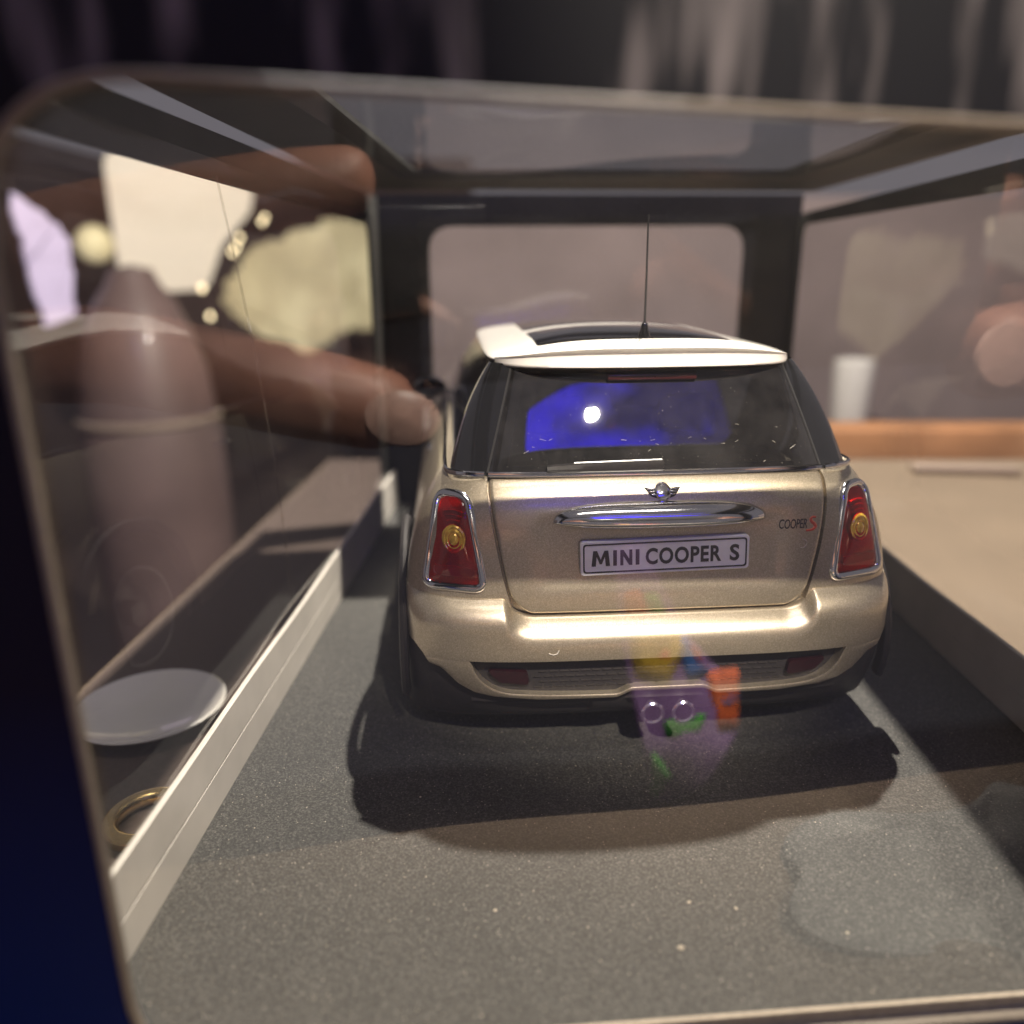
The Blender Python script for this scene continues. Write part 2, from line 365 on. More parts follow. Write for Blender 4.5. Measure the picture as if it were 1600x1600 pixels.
box = empty('display_box', (BW/2, BL/2, -8))
tag(box, 'dark blue card display box with clear plastic windows and speckled grey tray', 'display box')
def inbox(P):                                        # parts are laid out in world millimetres, stored relative to the box
    return lambda *a: tuple(np.array(P(*a), float)-np.array((BW/2, BL/2, -8)))
FY = -7.0                                            # the window end stands a little proud of the tray
Pfront = inbox(lambda u, v, d: (u, skew(u)+FY+d, v+(v/100)*(2.3-0.043*(u-11)) if v < 105 else v))
Pback = inbox(lambda u, v, d: (u, BL+skew(u)+d, v))
Pleft = inbox(lambda u, v, d: (-d, u, v))
Pright = inbox(lambda u, v, d: (BW+d, u, v))
Ptop = inbox(lambda u, v, d: (u, v+skew(u), BH+d))
frame_panel('front_panel', Pfront, (-20, 173, -8, BH), (11.9, 146, -0.6, 99.2), (13, 13, 14, 14), 0.9, 'card_front', box)
rim_o = rounded([(11.9, -0.6), (146, -0.6), (146, 99.2), (11.9, 99.2)], (13, 13, 14, 14), 12)
v, f = sweep([Pfront(a, c, 0.3) for a, c in rim_o], 0.45, 0.75, 8, closed=True, up=(0, 1, 0)); mesh('window_rim', v, f, 'rim_plastic', box)
frame_panel('back_panel', Pback, (-1, BW+1, -8, BH), (17.5, 133, 14, 101.7), 9, 1.0, 'card_inner', box)
frame_panel('side_panel', Pleft, (FY+1, BL-0.2, -8, BH), (4, 212, 9, 101.7), 5, 1.0, 'card_inner', box)
frame_panel('side_panel', Pright, (BK+FY+1, BL+BK-0.2, -8, BH), (20, 240, 9, 101.7), 5, 1.0, 'card_inner', box)
frame_panel('top_panel', Ptop, (-1, BW+1, FY+0.9, BL), (22.5, 127, FY+1.4, 163), 4, 1.0, 'card_inner', box)
pane('window_pane', inbox(lambda u, v, d: (u, skew(u)+FY+1.4+d, v)), 4, 150, -7, 106, box, 0.12)
pane('window_pane', inbox(lambda u, v, d: (u, BL+skew(u)-0.8+d, v)), 14, 137, 10, 105, box, 0.3)
pane('window_pane', inbox(lambda u, v, d: (0.9+d, u, v)), 6, 216, 10, 105, box, 0.5)
pane('window_pane', inbox(lambda u, v, d: (BW-0.9+d, u, v)), 22, 242, 10, 105, box, 0.4)
pane('window_pane', inbox(lambda u, v, d: (u, v+skew(u), BH-0.9+d)), 18, 131, -4, 168, box, 0.3)
# tray: grained sheet, raised pale lips along the sides, edge strip in front
rows = []
for i in range(25):
    a = 0.4+(BW-0.8)*i/24
    rows.append([inbox(lambda x, y, z: (x, y, z))(a, FY+3.0+skew(a)+(BL-FY-4.5)*j/40, 0) for j in range(41)])
grid('tray_floor', rows, 'tray_grain', box, sharp=None)
q = inbox(lambda x, y, z: (x, y, z))
rows = [[q(a, FY+2.2+skew(a), -5.5), q(a, FY+2.2+skew(a), -0.3), q(a, FY+2.4+skew(a), 0.1), q(a, FY+2.9+skew(a), 0.1)] for a in np.linspace(0.5, BW-0.5, 20)]
grid('tray_front_edge', rows, 'card_cut', box)
def lip(sgn):
    x0 = 0.0 if sgn > 0 else BW; ya, yb = (FY+2, BL-1) if sgn > 0 else (BK+FY+2, BL+BK-1); rows = []
    for t in np.linspace(0, 1, 60):
        y = ya+(yb-ya)*t; wob = 0.35*math.sin(t*9)+0.25*math.sin(t*23+1)
        sec = [(2.4, 0.02), (2.25, 5.9), (2.05, 6.0), (2.05, 6.15), (2.25, 6.25), (2.05, 12.9+wob*0.6), (1.75, 13.05+wob*0.6), (1.2, 13.05+wob*0.6), (1.1, 12.6), (1.1, 0.02)]
        rows.append([q(x0+sgn*dx, y, z) for dx, z in sec])
    return grid('tray_lip', rows, 'card_pale', box, sharp=8)
lip(1); lip(-1)
# small dark perforations along the near lip's crease
for i in range(9):
    y = 22+i*9.5+random.uniform(-2, 2); 
    a, c = q(1.75, y, 5.95), q(2.12, y+random.uniform(2.2, 5), 6.25)
    v, f = boxv(a[0], c[0], a[1], c[1], a[2], c[2]); mesh('perforation', v, f, 'print_black', box, smooth=False)
# free edge of the folded clear liner standing against the left window
pts = [q(1.6+2.2*math.sin(t*3.0), 92-26*t+6*t*t, 13+89*t) for t in np.linspace(0, 1, 26)]
v, f = sweep(pts, 0.22, 0.30, 6); mesh('liner_edge', v, f, 'clear_plastic', box)

# ------------------------------------------------------------------ the model car
TH, CX, CY = math.radians(5.7), 78.3, 56.81
car = empty('model_car', (CX, CY, 0), TH)
tag(car, 'champagne gold die-cast model hatchback with white roof, seen from behind inside the display box', 'model car')
ZL = [9, 14, 20, 27, 31, 36, 42, 46.5, 49.5, 51.4, 52.3]
WL = [43.5, 45.0, 46.0, 46.0, 45.6, 44.9, 43.4, 41.6, 40.0, 38.6, 37.6]
YR = [5.5, 4.5, 4.0, 3.4, 3.3, 3.6, 4.3, 5.5, 7.1, 8.8, 10.6]
YF = [198, 202, 205, 205, 204, 201, 195, 184, 168, 152, 146]
wz = lambda z: cub(ZL, WL, z); y0z = lambda z: cub(ZL, YR, z); yfz = lambda z: cub(ZL, YF, z)
D4 = 16.0
def cor(u): return 1-(1-np.clip(np.abs(u), 0, 1)**4)**0.25
def YB(x, z): return float(y0z(z)+D4*cor(x/wz(z)))
def plate_dip(x, z):                                  # shallow recess round the number plate
    sm = lambda a: 1/(1+math.exp(-a*2.2))
    return 0.4*sm(21.5-abs(x))*sm(z-33.2)*sm(45.0-z)
HZ = [28, 31, 34.6, 41.7, 47.5, 50.3, 51.6, 52.6]
HW = [26.2, 27.0, 27.9, 29.3, 30.2, 30.4, 30.1, 29.5]
hw = lambda z: float(cub(HZ, HW, z))
# body shell, closed, with a recessed opening behind the tailgate
def corner_uv(u0, n):
    """(u, v) samples round the rear corner from u0 to 1, evenly along the curve"""
    us = np.concatenate([np.linspace(u0, 0.97, 400), 1-np.geomspace(0.03, 1e-9, 600)[1:], [1.0]]); vs_ = cor(us)
    x = us*44; y = vs_*16; s = np.concatenate([[0], np.cumsum(np.hypot(np.diff(x), np.diff(y)))])
    t = np.linspace(0, s[-1], n); return np.interp(t, s, us), np.interp(t, s, vs_)
def body_ring(z):
    w, ya, yb = float(wz(z)), float(y0z(z)), float(yfz(z)); uh = hw(max(28, z))/w; half = []
    for s in np.linspace(0, 1, 8): half.append((uh*s*w*0.995, ya+D4*float(cor(uh*s))+1.6))
    U, Vv = corner_uv(uh, 18)
    for a, c in zip(U, Vv): half.append((a*w, ya+D4*c))
    ys = ya+D4; yt = yb-26
    for s in np.linspace(0, 1, 14)[1:-1]: half.append((w+0.3*math.sin(math.pi*s)-2.2*s*min(1, max(0, (z-34)/10)), ys+(yt-ys)*s))
    for a in np.linspace(0, math.pi/2, 16): half.append(((w-2.2*min(1, max(0, (z-34)/10)))*math.cos(a)**0.62, yt+26*math.sin(a)**0.75))
    return [(x, y, z) for x, y in half]+[(-x, y, z) for x, y in half[::-1]]
zs = np.concatenate([np.linspace(9, 46, 26), np.linspace(46.8, 52.3, 12)])
rings = [body_ring(z) for z in zs]; n = len(rings[0])
V = [p for r in rings for p in r]; F = grid_faces(len(rings), n, wrap=True)
F.append(tuple(range(n))[::-1]); F.append(tuple(range((len(rings)-1)*n, len(rings)*n)))
shell = mesh('body_shell', V, F, 'gold_paint', car, sharp=35)
AX = [(29.5, 17.2), (166.5, 17.2)]
cutters = []
for (ya, r) in AX:
    for s in (-1, 1):
        v, f = lathe([(0.01, 30*s), (20.2, 30*s), (20.2, 56*s), (0.01, 56*s)], 48, 'x', (0, ya, 17.2))
        c = mesh('cutter', v, f, 'black_plastic'); cutters.append(c); c.parent = car
        md = shell.modifiers.new('cut', 'BOOLEAN'); md.object = c; md.operation = 'DIFFERENCE'; md.solver = 'EXACT'
bpy.context.view_layer.update()
apply_mods(shell)
for c in cutters: bpy.data.objects.remove(c)
shell.data.polygons.foreach_set('use_smooth', [True]*len(shell.data.polygons)); shell.data.set_sharp_from_angle(angle=math.radians(35))

# tailgate skin
def hatch_half(z, zb=28.3, R=4.2):
    h = hw(z)-0.42
    if z < zb+R: h -= R-math.sqrt(max(0, R*R-(zb+R-z)**2))
    return h
rows = []
zr_ = np.concatenate([28.3+4.2*(1-np.cos(np.linspace(0.0, math.pi/2, 12))), np.linspace(33, 49, 40), np.linspace(49.3, 52.4, 12)])
ss = np.concatenate([[-1, -0.9985, -0.995, -0.988], np.linspace(-0.975, 0.975, 70), [0.988, 0.995, 0.9985, 1]])
for i, z in enumerate(zr_):
    h = hatch_half(z); row = []
    for s in ss:
        x = s*h; e = (1-abs(s))*h; roll_ = 0.55*max(0, 1-e/0.45)**2
        if z-28.3 < 0.5: roll_ = max(roll_, 0.55*(1-(z-28.3)/0.5)**2)
        row.append((x, YB(x, z)-0.05+roll_+plate_dip(x, z), z))
    rows.append(row)
rows = [[(p[0], p[1]+1.2, p[2]) for p in rows[0]]]+rows
rows = [[(r[0][0], r[0][1]+1.3, r[0][2])]+r+[(r[-1][0], r[-1][1]+1.3, r[-1][2])] for r in rows]
gate = grid('tailgate', rows, 'gold_paint', car, sharp=50)

# rear bumper: shelf, face, opening, thin lower lip
def ztop(x):
    a = abs(x); t = min(1, max(0, (a-23.6)/4.6)); s = t*t*(3-2*t) if a < 28.2 else 1
    R = 4.4; zb = 27.85
    if a < 22.2: return zb
    if a < 27.0: d = a-22.2; return zb+R*0.62*(1-math.sqrt(max(0, 1-(d/4.9)**2)))*1.05
    base = zb+R*0.62*(1-math.sqrt(max(0, 1-(4.8/4.9)**2)))*1.05
    return min(31.35+0.35*max(0, (a-36)/9), base+(a-27.0)*1.6) if a < 29 else 31.35+0.35*max(0, (a-36)/9)
GX = 33.9
def g_top(x): return 20.75
def g_bot(x):
    a = abs(x); bumpc = 1.35*max(0, min(1, (9.6-abs(x-1.4))/3.4)); bumpc = 1.35*(lambda t: t*t*(3-2*t))(bumpc/1.35)
    e = 13.3+0.9*(a/30)**3
    if a > 25.5: t = (a-25.5)/(GX-25.5); e += (20.6-14.0)*(1-math.sqrt(max(0, 1-t**2.4)))
    return min(e+bumpc, 20.7)
LB = [(0, 12.5), (22, 12.6), (30, 13.4), (33.5, 14.3), (36.3, 16.0), (38.2, 18.0), (39.4, 19.1), (41.6, 19.6), (42.4, 21.2), (44, 22.6), (60, 23.2)]
def low_b(x):
    a = abs(x); bumpc = max(0, min(1, (9.6-abs(x-1.4))/3.4)); bumpc = 1.35*bumpc*bumpc*(3-2*bumpc)
    return float(np.interp(a, [p[0] for p in LB], [p[1] for p in LB]))+bumpc
def bump_out(z, x):
    """how far the bumper stands off the body surface"""
    zt = ztop(x); d = zt-z
    if d <= 0: return 0.1
    t = min(1, d/5.2); o = 3.5*(1-(1-t)**2.6)
    if z < 22: o -= 0.035*(22-z)**1.5
    return o
WB = 45.6
def BS(u, v, z, x, extra=0.0):
    return (x, float(cub([9, 20, 31.6], [3.6, 3.4, 3.3], z))+D4*v-bump_out(z, x)*(1-0.75*min(1, max(0, (v-0.25)/0.7)))+extra, z)
U, Vv = corner_uv(0.0, 110)
colsU = [(-a, c) for a, c in zip(U[::-1], Vv[::-1])]+[(a, c) for a, c in zip(U[1:], Vv[1:])]
def bumper_rows(upper):
    rows = []
    for (a, c) in colsU:
        x = a*WB
        if upper:
            zt = ztop(x); zl = g_top(x) if abs(x) < GX else None
            lowz = 20.75 if abs(x) < GX else 20.75
            zz = np.concatenate([zt-(zt-24.5)*np.linspace(0, 1, 16)**1.25, np.linspace(24.0, lowz, 8)])
            lim = low_b(x); zz = np.maximum(zz, lim)
            col = [BS(a, c, zt+0.0, x, 1.4)]+[BS(a, c, z, x) for z in zz]+[BS(a, c, zz[-1], x, 0.35), BS(a, c, zz[-1]-0.02, x, 2.6)]
        else:
            zt = g_bot(x) if abs(x) < GX else 20.75
            lb = low_b(x); zt = max(zt, lb+0.02)
            zz = np.linspace(zt, lb, 8)
            col = [BS(a, c, zt, x, 3.0), BS(a, c, zt+0.0, x, 0.3)]+[BS(a, c, z, x, 0.12*abs(2*k/7-1)**4) for k, z in enumerate(zz)]+[BS(a, c, lb, x, 0.5), BS(a, c, lb, x, 2.4)]
        rows.append(col)
    return rows
bumper = grid('rear_bumper', bumper_rows(True), 'gold_paint', car, sharp=55)
grid('bumper_lip', bumper_rows(False), 'gold_paint', bumper, sharp=55)
# dark insert with rows of little slots behind the opening
rows = []
for x in np.linspace(-34, 34, 60):
    rows.append([(x, 2.6+D4*float(cor(x/WB)), z) for z in (11.5, 14, 17, 20, 22)])
insert = grid('bumper_insert', rows, 'black_plastic', bumper)
for r_i, z in enumerate((14.6, 15.6, 16.6, 17.6)):
    for i in range(24):
        x = -22+i*1.92+(0.96 if r_i % 2 else 0)
        if abs(x) > 22.5: continue
        v, f = boxv(x-0.75, x+0.75, 2.28+D4*float(cor(x/WB)), 2.7, z-0.05, z+0.05); mesh('mesh_slat', v, f, 'slat_grey', bumper, smooth=False)
for s in (-1, 1):
    o = rounded([(s*31.6, 18.4), (s*24, 18.0), (s*23.4, 15.3), (s*29.0, 15.9)], [1.6, 0.8, 0.8, 1.8], 5); n = len(o)
    yy = lambda x: 2.6+D4*float(cor(x/WB))
    V = [(x, yy(x), z) for x, z in o]+[(x, yy(x)-0.8, z) for x, z in o]+[(x*0.97+s*27*0.03, yy(x)-1.05, z*0.97+17*0.03) for x, z in o]
    mesh('rear_reflector', V, grid_faces(3, n, wrap=True)+[tuple(range(2*n, 3*n))], 'reflector_red', bumper)
# dark lower valance and diffuser
rows = []
for (a, c) in colsU:
    x = a*46.2; zt = min(23.4, low_b(x)+0.6); mid = max(0, 1-(abs(x)/34)**6)
    col = []
    for k, t in enumerate(np.linspace(0, 1, 12)):
        z = zt+(5.2-zt)*t
        yb = 3.2+D4*c-1.4*(1-t)*(1-c)+5.5*t**2.2*(1-0.5*c)
        if abs(x-1.65) < 8: yb += 1.8*(1-((x-1.65)/8)**2)*math.sin(math.pi*min(1, t*1.3))
        if abs(x) < 34 and abs(x) > 12: yb += 0.9*mid*math.exp(-((t-0.45)/0.16)**2)
        col.append((x, yb, z))
    col.append((x*0.97, col[-1][1]+8, 4.6)); col.insert(0, (x, col[0][1]+3, zt+0.1))
    rows.append(col)
grid('rear_valance', rows, 'black_plastic', car, sharp=50)
for xe in (-1.2, 4.5):
    v, f = lathe([(1.42, 12), (1.42, 0.5), (1.55, 0.0), (1.9, -0.15), (2.22, 0.1), (2.25, 0.5), (2.1, 1.0), (2.1, 12)], 36, 'y', (xe, 0.6, 9.2))
    ex = mesh('exhaust_pipe', v, f, 'exhaust_metal', car)
    v, f = lathe([(0.01, 4), (1.4, 4), (1.4, 12)], 24, 'y', (xe, 0.6, 9.2)); mesh('pipe_bore', v, f, 'rubber', ex)

# greenhouse: dark glass all round
GZ = [51.8, 56, 62, 67, 70.2]; GW = [36.9, 35.7, 33.6, 31.1, 29.0]; GY = [9.8, 11.8, 14.9, 17.6, 19.4]; GF = [148, 139, 126, 114, 106]
gw = lambda z: float(cub(GZ, GW, z)); gy = lambda z: float(cub(GZ, GY, z)); gf = lambda z: float(cub(GZ, GF, z))
GD = 9.0
def YG(x, z): return gy(z)+GD*float(cor(x/gw(z)))
def g_ring(z, inset=0.0):
    w = gw(z)-inset; half = []; U, Vv = corner_uv(0.0, 34)
    for a, c in zip(U, Vv): half.append((a*w, gy(z)+inset+GD*c))
    ys = gy(z)+GD; yt = gf(z)-14
    for s in np.linspace(0, 1, 10)[1:-1]: half.append((w, ys+(yt-ys)*s))
    for a in np.linspace(0, math.pi/2, 12): half.append((w*math.cos(a)**0.6, yt+14*math.sin(a)**0.8-inset))
    return [(x, y, z) for x, y in half]+[(-x, y, z) for x, y in half[::-1]]
rings = [g_ring(z) for z in np.linspace(51.9, 70.2, 14)]; n = len(rings[0])
# side and front glass with the opening for the hatch left out
V = [p for r in rings for p in r]; F = []
for fc in grid_faces(len(rings), n, wrap=True):
    c = np.mean([V[i] for i in fc], axis=0)
    if c[1] < 60 and abs(c[0]) < cub([52, 70], [29.3, 24.4], c[2]): continue
    F.append(fc)
mesh('cabin_glass', V, F, 'gloss_black', car, sharp=None)
def gh(z): return float(np.interp(z, [52, 69.5], [30.0, 25.0]))
rows = [[(s*gh(z), YG(s*gh(z), z)-0.25+(0.25 if abs(s) == 1 else 0), z) for s in np.concatenate([[-1], np.linspace(-0.992, 0.992, 41), [1]])] for z in np.linspace(52.5, 69.6, 18)]
rw = grid('rear_window', rows, 'car_glass', car, sharp=None)
# black ceramic border of the rear window: ring of frit just inside the glass
def frit(s0, s1, z0, z1, n=16):
    return [[(s*gh(z), YG(s*gh(z), z)+0.15, z) for s in np.linspace(s0, s1, n)] for z in np.linspace(z0, z1, 10)]
for a in ((-1, -0.90, 52.4, 69.6), (0.90, 1, 52.4, 69.6), (-0.9, 0.9, 52.4, 53.3), (-0.9, 0.9, 67.0, 69.6)):
    grid('window_border', frit(*a), 'trunk_trim', rw)
# C-pillar shut-line rubber
for s in (-1, 1):
    pts = [(s*(gh(z)+0.25), YG(s*(gh(z)+0.25), z)-0.02, z) for z in np.linspace(52.3, 69.6, 12)]
    v, f = sweep(pts, 0.22, 0.22, 6); mesh('window_seal', v, f, 'rubber', car)
# chrome belt line round the glass
def belt(xa, xb, n):
    pts = []
    for x in np.linspace(xa, xb, n): pts.append((x, float(9.3+10*cor(x/37.6))-0.15, 52.15))
    return pts
v, f = sweep(belt(-30.0, 30.0, 60), 0.42, 0.55, 8); mesh('belt_trim', v, f, 'chrome', gate)
for s in (-1, 1):
    pts = [(s*37.6*a, 9.3+10*c-0.15, 52.15) for a, c in zip(*corner_uv(30.7/37.6, 20))]+[(s*37.75, y, 52.2) for y in np.linspace(24, 140, 10)]
    v, f = sweep(pts, 0.42, 0.55, 8); mesh('belt_trim', v, f, 'chrome', car)

# cabin: floor, rear bench and front seats, dark
v, f = boxv(-33, 33, 14, 140, 40, 50.5); mesh('cabin_tub', v, f, 'trunk_trim', car, smooth=False)
for s in (-1, 1):
    bevel_box('rear_headrest', (s*14-6, s*14+6, 40, 44, 53, 61), 'trunk_trim', car, 1.5)
    bevel_box('front_seat', (s*16-10, s*16+10, 78, 86, 50, 62), 'trunk_trim', car, 3)
    bevel_box('front_headrest', (s*16-5, s*16+5, 79, 84, 61, 67.5), 'trunk_trim', car, 1.8)

# roof and spoiler
RA, RB, RC = 29.5, 43.6, 62.2
RH = 4.2
def crown(x, qv): return 1.7*(x/RA)**2*min(1, (1-qv)*4)
RN = 7.0
def bow(x, y): return y-2.6*(1-(x/RA)**2)*max(0, (RC-y)/RB)
def roofq(x, y): return (abs(x/RA)**RN+abs((y-RC)/RB)**RN)**(1/RN)
def roofz(x, y):
    qv = min(1, roofq(x, y)); return 70.6+RH*(1-qv**2.7)**0.62-crown(x, qv)
rows = []; NA = 200
def outline(a):
    c, s = math.cos(a), math.sin(a); k = (abs(c)**RN+abs(s)**RN)**(-1/RN)
    return RA*c*k, RB*s*k
qs = 1-(1-np.linspace(0, 1, 26))**1.0
for qv in np.concatenate([[1.0, 0.999, 0.995, 0.985, 0.97], np.linspace(0.95, 0.02, 22)]):
    rows.append([(outline(2*math.pi*k/NA)[0]*qv, RC+outline(2*math.pi*k/NA)[1]*qv, 70.6+RH*(1-qv**2.7)**0.62-crown(outline(2*math.pi*k/NA)[0]*qv, qv)) for k in range(NA)])
rows = [[(x*0.93, RC+(y-RC)*0.95, 69.4) for x, y, z in rows[0]], [(x*0.985, RC+(y-RC)*0.99, 69.7) for x, y, z in rows[0]]]+rows
rows = [[(x, bow(x, y), z) for x, y, z in r] for r in rows]
roof = grid('roof', rows, 'white_paint', car, wrap=True, sharp=50)
# glass sunroof panels
for (ya, yb) in ((27.5, 56), (58.5, 92)):
    o_rows = []
    for y in np.linspace(ya, yb, 12):
        ed = min(1.0, min(y-ya, yb-y)/1.5+0.86)
        o_rows.append([(x*ed, bow(x*ed, y), roofz(x*ed, y)+(0.14 if 0 < i < 24 and ya < y < yb else -0.2)) for i, x in enumerate(np.linspace(-20.6, 20.6, 25))])
    grid('sunroof_panel', o_rows, 'gloss_black', roof, sharp=None)
def yo(x): return bow(x, RC-RB*(1-min(1, abs(x/RA))**RN)**(1/RN))
rows = []
for x in np.linspace(-27.9, 27.9, 70):
    zt = 70.9+2.5*(1-abs(x/28.1)**3.2); t = (zt-70.9)/2.5; y = yo(x)
    rows.append([(x, y+3.2+2.5*t, zt+0.9*t), (x, y+0.8, zt+0.25*t), (x, y-0.7*t, zt+0.02), (x, y-0.9*t, zt-0.22*t), (x, y+0.15*t, zt-0.75*t), (x, y+0.25*t, 70.9+0.7*t), (x, y-1.2*t-0.2, 70.35), (x, y-1.25*t-0.2, 69.95), (x, y-0.9*t, 69.7), (x, y+3, 69.5)])
sp = grid('spoiler', rows, 'white_paint', roof, sharp=65)
rows = [[(x, yo(x)-0.6+0.3, 69.75), (x, yo(x)+0.1, 69.1), (x, yo(x)+1.3, 68.5), (x, yo(x)+4.0, 68.2)] for x in np.linspace(-27.6, 27.6, 50)]
grid('spoiler_underside', rows, 'gloss_black', roof)
bevel_box('brake_light', (-8.2, 8.2, 16.6, 18.6, 67.35, 68.6), 'brake_red', roof, 0.4)
v, f = lathe([(1.35, 72.8), (1.2, 74.2), (0.75, 75.5), (0.62, 76.4), (0.45, 76.7), (0.01, 76.8)], 16, 'z', (0.4, 26.0, 0.2)); ant = mesh('antenna_base', v, f, 'gloss_black', roof)
v, f = sweep([(0.4, 26.0, 76), (0.4, 26.1, 86), (0.35, 26.3, 96)], [0.24, 0.19, 0.15], None, 8); mesh('antenna_rod', v, f, 'rubber', ant)

# wiper
wy = lambda x, z: YG(x, z)-0.9
rows = []
for t in np.linspace(0, 1, 20):
    x = -19.8+20.6*t; h = 0.75+0.55*min(1, t*1.6) if t > 0.02 else 0.5; zc = 53.15+0.25*t
    rows.append([(x, wy(x, zc)+dy, zc+dz*h) for dy, dz in ((0.4, -0.8), (-0.4, -0.8), (-0.75, -0.1), (-0.55, 0.7), (0.1, 0.9), (0.5, 0.2))])
wip = grid('wiper', rows, 'black_plastic', gate, wrap=True)
v, f = sweep([(x, wy(x, 54)-0.35, 54.1+0.02*(x+17)) for x in np.linspace(-15, 0.5, 8)], 0.28, 0.16, 8); mesh('wiper_blade', v, f, 'alloy', wip)

# tail lamps
LP = [(-38.9, 48.9), (-41.7, 33.3), (-31.2, 33.1), (-33.8, 48.9)]
for s in (-1, 1):
    ol = rounded([(-s*x, z) for x, z in LP], [2.6, 1.7, 1.7, 2.6], 8); n = len(ol)
    cx, cz = np.mean([p[0] for p in ol]), np.mean([p[1] for p in ol])
    path = [(x, YB(x, z)-0.15, z) for x, z in ol]
    v, f = sweep(path, 0.8, 0.6, 10, closed=True, up=(0, 1, 0)); lampo = mesh('tail_lamp', v, f, 'chrome', car)
    v, f = sweep([(cx+(x-cx)*1.10, YB(cx+(x-cx)*1.1, cz+(z-cz)*1.05)+0.12, cz+(z-cz)*1.055) for x, z in ol], 0.28, 0.2, 6, closed=True, up=(0, 1, 0)); mesh('lamp_gasket', v, f, 'rubber', lampo)
    R_ = lambda k, dy: [(cx+(x-cx)*k, YB(cx+(x-cx)*k, cz+(z-cz)*k)+dy, cz+(z-cz)*k) for x, z in ol]
    # reflector bowl
    rows = [R_(0.93, 0.25), R_(0.9, 0.1), R_(0.7, 0.15), R_(0.45, 0.2), R_(0.2, 0.2), R_(0.02, 0.2)]
    grid('lamp_reflector', rows, 'lamp_reflector', lampo, wrap=True)
    rows = [R_(0.94, -0.1), R_(0.86, -0.5), R_(0.7, -0.75), R_(0.45, -0.9), R_(0.2, -0.95), R_(0.02, -0.95)]
    grid('lamp_lens', rows, 'lamp_glass', lampo, wrap=True, sharp=None)
    bo = rounded([(s*32.9, 35.4), (s*40.2, 35.7), (s*40.0, 37.2), (s*33.3, 36.9)], 0.5, 4); bn = len(bo)
    V = [(x, YB(x, z)+dy_, z) for dy_ in (0.3, -0.75) for x, z in bo]; mesh('reversing_lens', V, grid_faces(2, bn, wrap=True)+[tuple(range(bn, 2*bn))], 'pink_lens', lampo)
    for q_i, (rad_, zc_) in enumerate(((3.0, 42.0), (3.7, 42.1), (4.4, 42.2))):
        arc = [(s*36.4-s*rad_*math.cos(a), 0, zc_+rad_*math.sin(a)) for a in np.linspace(1.15, 1.95, 10)]
        v, f = sweep([(x, YB(x, z)-0.45, z) for x, _, z in arc], 0.16, None, 6); mesh('lens_ridge', v, f, 'lamp_reflector', lampo)
    ax, az = s*36.4, 41.9
    ya = YB(ax, az)-0.95; prof = [(2.1, 0.45), (2.0, 0.1), (1.75, -0.05), (1.5, 0.12), (1.25, -0.1), (0.9, 0.1), (0.7, -0.2), (0.35, -0.4), (0.01, -0.42)]
    v, f = lathe(prof, 28, 'y', (0, 0, 0))
    v = [(ax+1.0*x, ya+y+(YB(ax+x, az+z)-YB(ax, az)), az+1.2*z) for x, y, z in v]; mesh('indicator_lens', v, f, 'amber', lampo)

# chrome handle
rows = []
for t in np.linspace(-1, 1, 61):
    x = -0.3+19.2*t; e = max(0.0, 1-abs(t)**3.4)**0.5; hb = 43.55+0.85*abs(t)**3; H = 4.3*e+0.05; o = 3.3*e+0.1; y = YB(x, 45.5)+0.55
    rows.append([(x, y+0.3, hb), (x, y-o*0.55, hb+0.02*H), (x, y-o*0.92, hb+0.12*H), (x, y-o, hb+0.3*H), (x, y-o*0.92, hb+0.52*H), (x, y-o*0.74, hb+0.76*H), (x, y-o*0.36, hb+0.94*H), (x, y+0.35, hb+H)])
hd = grid('tailgate_handle', rows, 'chrome', gate, sharp=60)

# number plate with border and lettering
PA = math.radians(1.0)
def plate_pt(u, w_, d): return (0.25+u*math.cos(PA)-w_*math.sin(PA), 3.05+0.075*w_-d, 38.85+u*math.sin(PA)+w_*math.cos(PA))
ol = rounded([(-14.9, -3.05), (14.9, -3.05), (14.9, 3.05), (-14.9, 3.05)], 0.75, 5); n = len(ol)
V = [plate_pt(a, c, -0.9) for a, c in ol]+[plate_pt(a, c, 0) for a, c in ol]+[plate_pt(a*0.992, c*0.96, 0.12) for a, c in ol]
plate = mesh('number_plate', V, grid_faces(3, n, wrap=True)+[tuple(range(2*n, 3*n))], 'plate_white', gate, sharp=30)
a1 = rounded([(-14.45, -2.6), (14.45, -2.6), (14.45, 2.6), (-14.45, 2.6)], 0.6, 5); a2 = rounded([(-14.18, -2.33), (14.18, -2.33), (14.18, 2.33), (-14.18, 2.33)], 0.45, 5)
V = [plate_pt(a, c, 0.10) for a, c in a1]+[plate_pt(a, c, 0.17) for a, c in a1]+[plate_pt(a, c, 0.17) for a, c in a2]+[plate_pt(a, c, 0.10) for a, c in a2]
mesh('plate_border', V, grid_faces(4, len(a1), wrap=True), 'print_black', plate, smooth=False)
GLY = {'M': [(0, 0), (0.10, 1), (0.32, 1), (0.52, 0.42), (0.72, 1), (0.94, 1), (1.04, 0), (0.80, 0), (0.75, 0.62), (0.58, 0.14), (0.46, 0.14), (0.29, 0.62), (0.24, 0)],
       'N': [(0, 0), (0, 1), (0.27, 1), (0.75, 0.40), (0.75, 1), (1, 1), (1, 0), (0.74, 0), (0.25, 0.60), (0.25, 0)], 'I': [(0, 0), (0, 1), (0.25, 1), (0.25, 0)]}
def glyph(c):
    o = GLY[c]; n = len(o); return [(x, y, z) for z in (-0.03, 0.03) for x, y in o], [tuple(range(n))[::-1], tuple(range(n, 2*n))]+grid_faces(2, n, wrap=True)
